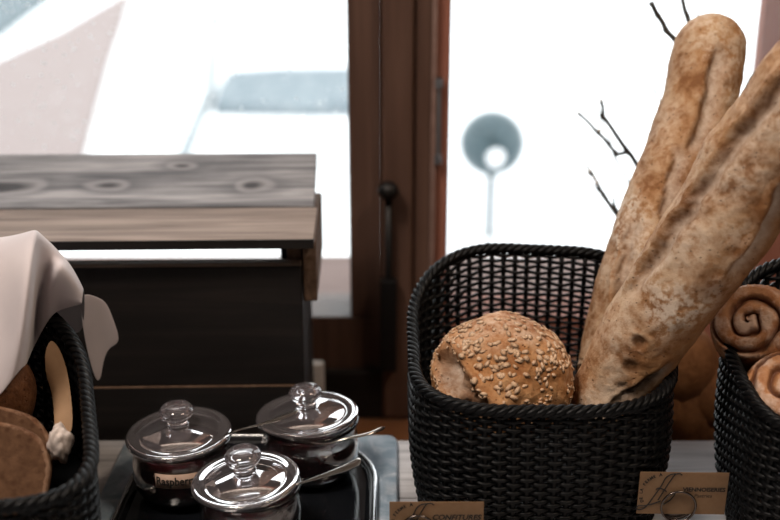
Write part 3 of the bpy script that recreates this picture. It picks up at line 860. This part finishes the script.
def jar(label, x, y, R, tilt=(0,0), level=.036, text=None):
    root=thing('jam_jar',label,'jam jar',(x,y,TZ),'glass jam jars on the tray')
    k=R/.050; root.scale=(1,1,1.14)
    body=[(0,0),(.030*k,0),(.037*k,.002),(.0445*k,.010),(.0475*k,.022),(.0475*k,.034),(.0455*k,.043),(.0445*k,.047),(.0470*k,.0505),(.0480*k,.0525),(.0470*k,.0540),
          (.0445*k,.0535),(.0422*k,.047),(.0430*k,.043),(.0450*k,.034),(.0450*k,.022),(.042*k,.011),(.035*k,.0045),(0,.004)]
    MB().lathe(body,72).build('jar_body',M['body_glass'],root)
    jam=[(0,.0046),(.0345*k,.0051),(.0414*k,.0115),(.0444*k,.022),(.0444*k,.033),(.0430*k,level+.001),(.041*k,level),(.02*k,level+.0015),(0,level+.001)]
    MB().lathe(jam,64).build('jam',M['jam'],root)
    lid=[(0,.0655),(.008*k,.0655),(.014*k,.0645),(.026*k,.0620),(.036*k,.0588),(.0385*k,.0572),(.0405*k,.0580),(.0465*k,.0590),(.0492*k,.0585),(.0503*k,.0570),(.0500*k,.0553),(.0485*k,.0545),
         (.0440*k,.0546),(.0415*k,.0543),(.0412*k,.0510),(.0395*k,.0505),(.0385*k,.0525),(.034*k,.0555),(.024*k,.0590),(.012*k,.0612),(0,.0618)]
    lo=MB().lathe(lid,80).build('lid',M['glass'],root); lo.rotation_euler=(tilt[0],tilt[1],0); lo.location=(0,0,.0005)
    kb=[(0,.0656),(.0105,.0656),(.0108,.0668),(.0098,.0695),(.0104,.0712),(.0145,.0735),(.0164,.0765),(.0162,.0795),(.0135,.0822),(.0075,.0834),(0,.0835)]
    MB().lathe(kb,56).build('lid_knob',M['glass'],lo)
    return root
def mesh_text(body, size, shear=0, bold=0, align='CENTER'):
    c=bpy.data.curves.new('t','FONT'); c.body=body; c.size=size; c.shear=shear; c.offset=bold; c.align_x=align; c.align_y='CENTER'; c.resolution_u=3
    o=bpy.data.objects.new('t',c); COL.objects.link(o)
    bpy.context.view_layer.update()
    me=bpy.data.meshes.new_from_object(o.evaluated_get(bpy.context.evaluated_depsgraph_get()))
    bpy.data.objects.remove(o); me.materials.clear(); return me
j1=jar('jam jar with the raspberry label at the back left of the tray',-.202,.935,.0505,(.03,-.03))
j2=jar('jam jar at the back right of the tray beside the stone slab edge',-.080,.972,.0510,(-.02,-.05))
j3=jar('frontmost jam jar, nearest the viewer on the tray',-.125,.848,.0480,(.02,-.06))
# paper label on the first jar, bent round the glass
lc=P(177,483.5,.89); ang=math.atan2(-1, (lc.x+.202)/.0475)
lb=MB(); vs=[]; Rl=.0486
a_mid=-PI/2+(lc.x+.202)/Rl; zc=.0345
for i in range(13):
    a=a_mid+(i/12-.5)*.0405/Rl
    for z in (zc-.0066,zc+.0066): vs.append((Rl*math.cos(a),Rl*math.sin(a),z))
lb.grid(vs,13,2); lo=lb.build('label',M['label'],j1,solid=.0003); lo['label']='beige label reading Raspberry'
me=mesh_text('Raspberry',.0104,0,.00022)
for v in me.vertices:
    x,y=v.co.x,v.co.y; a=a_mid+(x*.90)/Rl; v.co=((Rl+.0004)*math.cos(a),(Rl+.0004)*math.sin(a),zc+y)
me.materials.append(M['ink']); o=bpy.data.objects.new('lettering',me); COL.objects.link(o); o.parent=lo

# spoons: bowl in the jam, handle out through the lid notch
def spoon(label, pts, widths, bowl):
    root=thing('jam_spoon',label,'spoon',pts[0],'steel spoons in the jam jars')
    q=[]; ws=[]; n=len(pts)
    for i in range(n-1):
        for t in range(8):
            f=t/8; p0=pts[max(0,i-1)]; p1=pts[i]; p2=pts[i+1]; p3=pts[min(n-1,i+2)]
            q.append(.5*((2*p1)+(p2-p0)*f+(2*p0-5*p1+4*p2-p3)*f*f+(3*p1-p0-3*p2+p3)*f**3)); ws.append(widths[i]+(widths[i+1]-widths[i])*f)
    q.append(pts[-1]); ws.append(widths[-1])
    mb=MB(); vs=[]; K=10
    for i,p in enumerate(q):
        t=(q[min(len(q)-1,i+1)]-q[max(0,i-1)]).normalized(); sd=t.cross(V((0,-.45,.9))).normalized(); nu=sd.cross(t)
        e=1.0 if i<len(q)-3 else (.9,.65,.15)[i-len(q)+3]
        for k_ in range(K):
            a=2*PI*k_/K; vs.append(p+sd*(ws[i]*e*math.cos(a))+nu*(.0008*math.sin(a)))
    mb.grid(vs,len(q),K,True); mb.add(vs[:K],[tuple(range(K))]); mb.add(vs[-K:],[tuple(range(K-1,-1,-1))])
    rebase(mb.build('handle',M['steel']),root)
    b=MB(); c=V(bowl); pts_=[]
    d=(c-pts[0]).normalized(); sd=d.cross(V((0,0,1))).normalized(); up_=sd.cross(d)
    for i in range(11):
        f=i/10
        for j in range(24):
            a=2*PI*j/24; pts_.append(c+d*(.013*f*math.cos(a))+sd*(.0085*f*math.sin(a))+up_*(.004*(f*f-1)))
    b.grid(pts_,11,24,True); rebase(b.build('spoon_bowl',M['steel'],solid=.0007),root)
spoon('spoon of the raspberry jar, its flat handle crossing the back right lid',
      [V((-.170,.925,.0705)),P(231,432.5,.915),P(262,424,.912),P(283,417,.91),P(298,411,.908)],[.0012,.0013,.0018,.0034,.0030],(-.190,.932,.052))
spoon('spoon of the back right jar, handle tip curled upward past its lid',
      [V((-.098,.938,.0695)),P(322,444,.918),P(344,439,.915),P(368,434,.920),P(385,427,.93)],[.0012,.0012,.0014,.0018,.0022],(-.10,.962,.05))
spoon('spoon of the frontmost jar, broad handle end pointing right',
      [V((-.096,.842,.0695)),P(301,483,.835),P(322,476,.832),P(345,468,.83),P(361,460,.828)],[.0012,.0013,.0022,.0038,.0044],(-.115,.846,.05))

# ------------------------------------------------------------------ cards in wire ring holders
def stroke(mb, pts, w, y=-.0006):
    q=[]; n=len(pts)
    pts=[V((x,0,z)) for x,z in pts]
    for i in range(n-1):
        for t in range(6):
            f=t/6; p0=pts[max(0,i-1)]; p1=pts[i]; p2=pts[i+1]; p3=pts[min(n-1,i+2)]
            q.append(.5*((2*p1)+(p2-p0)*f+(2*p0-5*p1+4*p2-p3)*f*f+(3*p1-p0-3*p2+p3)*f**3))
    q.append(pts[-1])
    mb.tube([p+V((0,y,0)) for p in q], w, 6, flat=.25, up=(0,1,0))
def card(label, u0, u1, vt, d, lines, ring_u, ring_v, rlabel, tilt=0):
    a=P(u0,vt,d); b=P(u1,vt+tilt,d); W=(b-a).length; H=W*.535
    rot=math.atan2(b.z-a.z,b.x-a.x)
    root=thing('name_card',label,'card',(a.x,d,a.z),'kraft cards held by wire rings',rot=(0,-rot,0))
    MB().box((0,0,-H),(W,.0006,0)).build('paper',M['kraft'],root,smooth=False)
    s=W/705.0       # card width measured 705 units on the enlarged crop
    X=lambda x:(x-40)*s
    Z=lambda z:-(z-50)*s
    mb=MB()
    for st_ in ([(300,62),(268,74),(240,105),(215,170),(165,265),(120,345),(85,380),(50,388),(34,372),(48,354),(100,352),(165,332),(225,305)],
                [(372,72),(350,58),(318,66),(290,110),(255,180),(225,245),(200,300)],[(300,62),(330,60),(350,58)],
                [(175,206),(190,192),(215,194),(240,205),(262,222)],[(240,338),(290,305),(322,262),(332,236)]):
        stroke(mb,[(X(x),Z(z)) for x,z in st_],5.8*s)
    mb.build('emblem',M['ink'],root)
    txt=[]
    word='DE LA FERME \u00c0'
    for i,ch in enumerate(word):
        if ch==' ': continue
        an=math.radians(203-(203-100)*i/(len(word)-1)); cx,cz=232+172*math.cos(an),242-172*math.sin(an)
        me=mesh_text(ch,36*s,0,1.2*s); txt.append((me,X(cx),Z(cz),an-PI/2))
    for body,size,x,z,sh,bo in lines: txt.append((mesh_text(body,size*s,sh,bo*s),X(x),Z(z),0))
    for me,x,z,an in txt:
        ca,sa=math.cos(an),math.sin(an)
        for v in me.vertices:
            p,q=v.co.x,v.co.y; v.co=(x+p*ca-q*sa,-.0004,z+p*sa+q*ca)
    def join(g, nm):
        tm=MB()
        for me in g: tm.add([v.co for v in me.vertices],[tuple(p.vertices) for p in me.polygons])
        tm.build(nm,M['ink'],root,smooth=False)
    k_=len(txt)-len(lines); join([q[0] for q in txt[:k_]],'curved_lettering')
    for q in txt[k_:]: join([q[0]],'lettering')
    # ring holder: loop in front of the card, loop behind it, round foot
    rc_=P(ring_u,ring_v,d-.004); r=17/FPX*(d*math.cos(PITCH)+.54*math.sin(PITCH))
    h=thing('card_holder',rlabel,'card holder',(rc_.x,d,0),'wire ring card holders')
    mb=MB()
    for yy in (-.0022,.0026):
        mb.tube([V((rc_.x+r*math.cos(t*2*PI/40),d+yy,rc_.z+r*math.sin(t*2*PI/40))) for t in range(40)],.0011,8,closed=True)
    rebase(mb.build('ring',M['dark_steel']),h)
    mb=MB(); mb.lathe([(0,-.0004),(r,-.0004),(r,.0004),(0,.0004)],40); bp=mb.build('back_plate',M['dark_steel'],smooth=False); bp.rotation_euler=(PI/2,0,0); bp.parent=h; bp.location=V((rc_.x,d+.0026,rc_.z))-h.location
    mb=MB(); mb.tube([V((rc_.x,d+.002,rc_.z-r)),V((rc_.x,d+.001,.004))],.0012,8); rebase(mb.build('stem',M['dark_steel']),h)
    mb=MB(); mb.lathe([(0,.0003),(.017,.0003),(.0175,.002),(.016,.0038),(.004,.005),(0,.005)],40,(rc_.x,d,0)); rebase(mb.build('foot',M['dark_steel']),h)
card('kraft card reading Viennoiseries between the middle and right baskets',640.5,729.5,472,.842,
     [('VIENNOISERIES',50,560,203,0,1.6),('Pastries',46,556,258,.15,.2)],679,508,'wire ring holding the Viennoiseries card',1.0)
card('kraft card reading Confitures Maison at the front left of the middle basket',389.5,484,502,.80,
     [('CONFITURES',62,540,182,.25,1.6),('MAISON',62,560,262,.25,1.6)],418,532,'wire ring holding the Confitures card',0)

# ------------------------------------------------------------------ light
W = bpy.data.worlds.new('overcast_sky'); S.world = W; W.use_nodes = True
bg = W.node_tree.nodes['Background']; bg.inputs[0].default_value = (.95,.975,1.0,1); bg.inputs[1].default_value = 3.0
def area(name, loc, rot, sx, sy, power, col, portal=False):
    l=bpy.data.lights.new(name,'AREA'); l.shape='RECTANGLE'; l.size=sx; l.size_y=sy; l.energy=power; l.color=col
    o=bpy.data.objects.new(name,l); COL.objects.link(o); o.location=loc; o.rotation_euler=rot
    if portal: l.cycles.is_portal=True
    return o
area('window_portal', (.5*(L0+L1),WY+.13,.5*(ZB+ZT)), (-PI/2,0,0), L1-L0, ZT-ZB, 1, (1,1,1), True)
area('window_portal', (.5*(R0+R1),WY+.13,.5*(ZB+ZT)), (-PI/2,0,0), R1-R0, ZT-ZB, 1, (1,1,1), True)
fill = area('fill_light', (-.65,.40,1.78), (0,0,0), .5, .5, 33, (1.0,.87,.76))  # unseen area light added as warm front fill from above
fill.rotation_euler = (V((.05,.95,.1))-fill.location).to_track_quat('-Z','Y').to_euler()

fill2 = area('fill_light', (.85,.35,1.78), (0,0,0), .4, .4, 13, (1.0,.80,.62))  # weaker unseen light added at the right for warm room bounce
fill2.rotation_euler = (V((.1,1.0,0))-fill2.location).to_track_quat('-Z','Y').to_euler()
S.view_settings.view_transform='Standard'; S.view_settings.look='None'; S.view_settings.gamma=1; S.view_settings.exposure=0
S.view_settings.use_curve_mapping=False
S.cycles.use_denoising=True
S.cycles.max_bounces=14; S.cycles.transmission_bounces=12; S.cycles.glossy_bounces=6; S.cycles.diffuse_bounces=4; S.cycles.transparent_max_bounces=12
S.cycles.sample_clamp_indirect=6
S.cycles.caustics_reflective=False
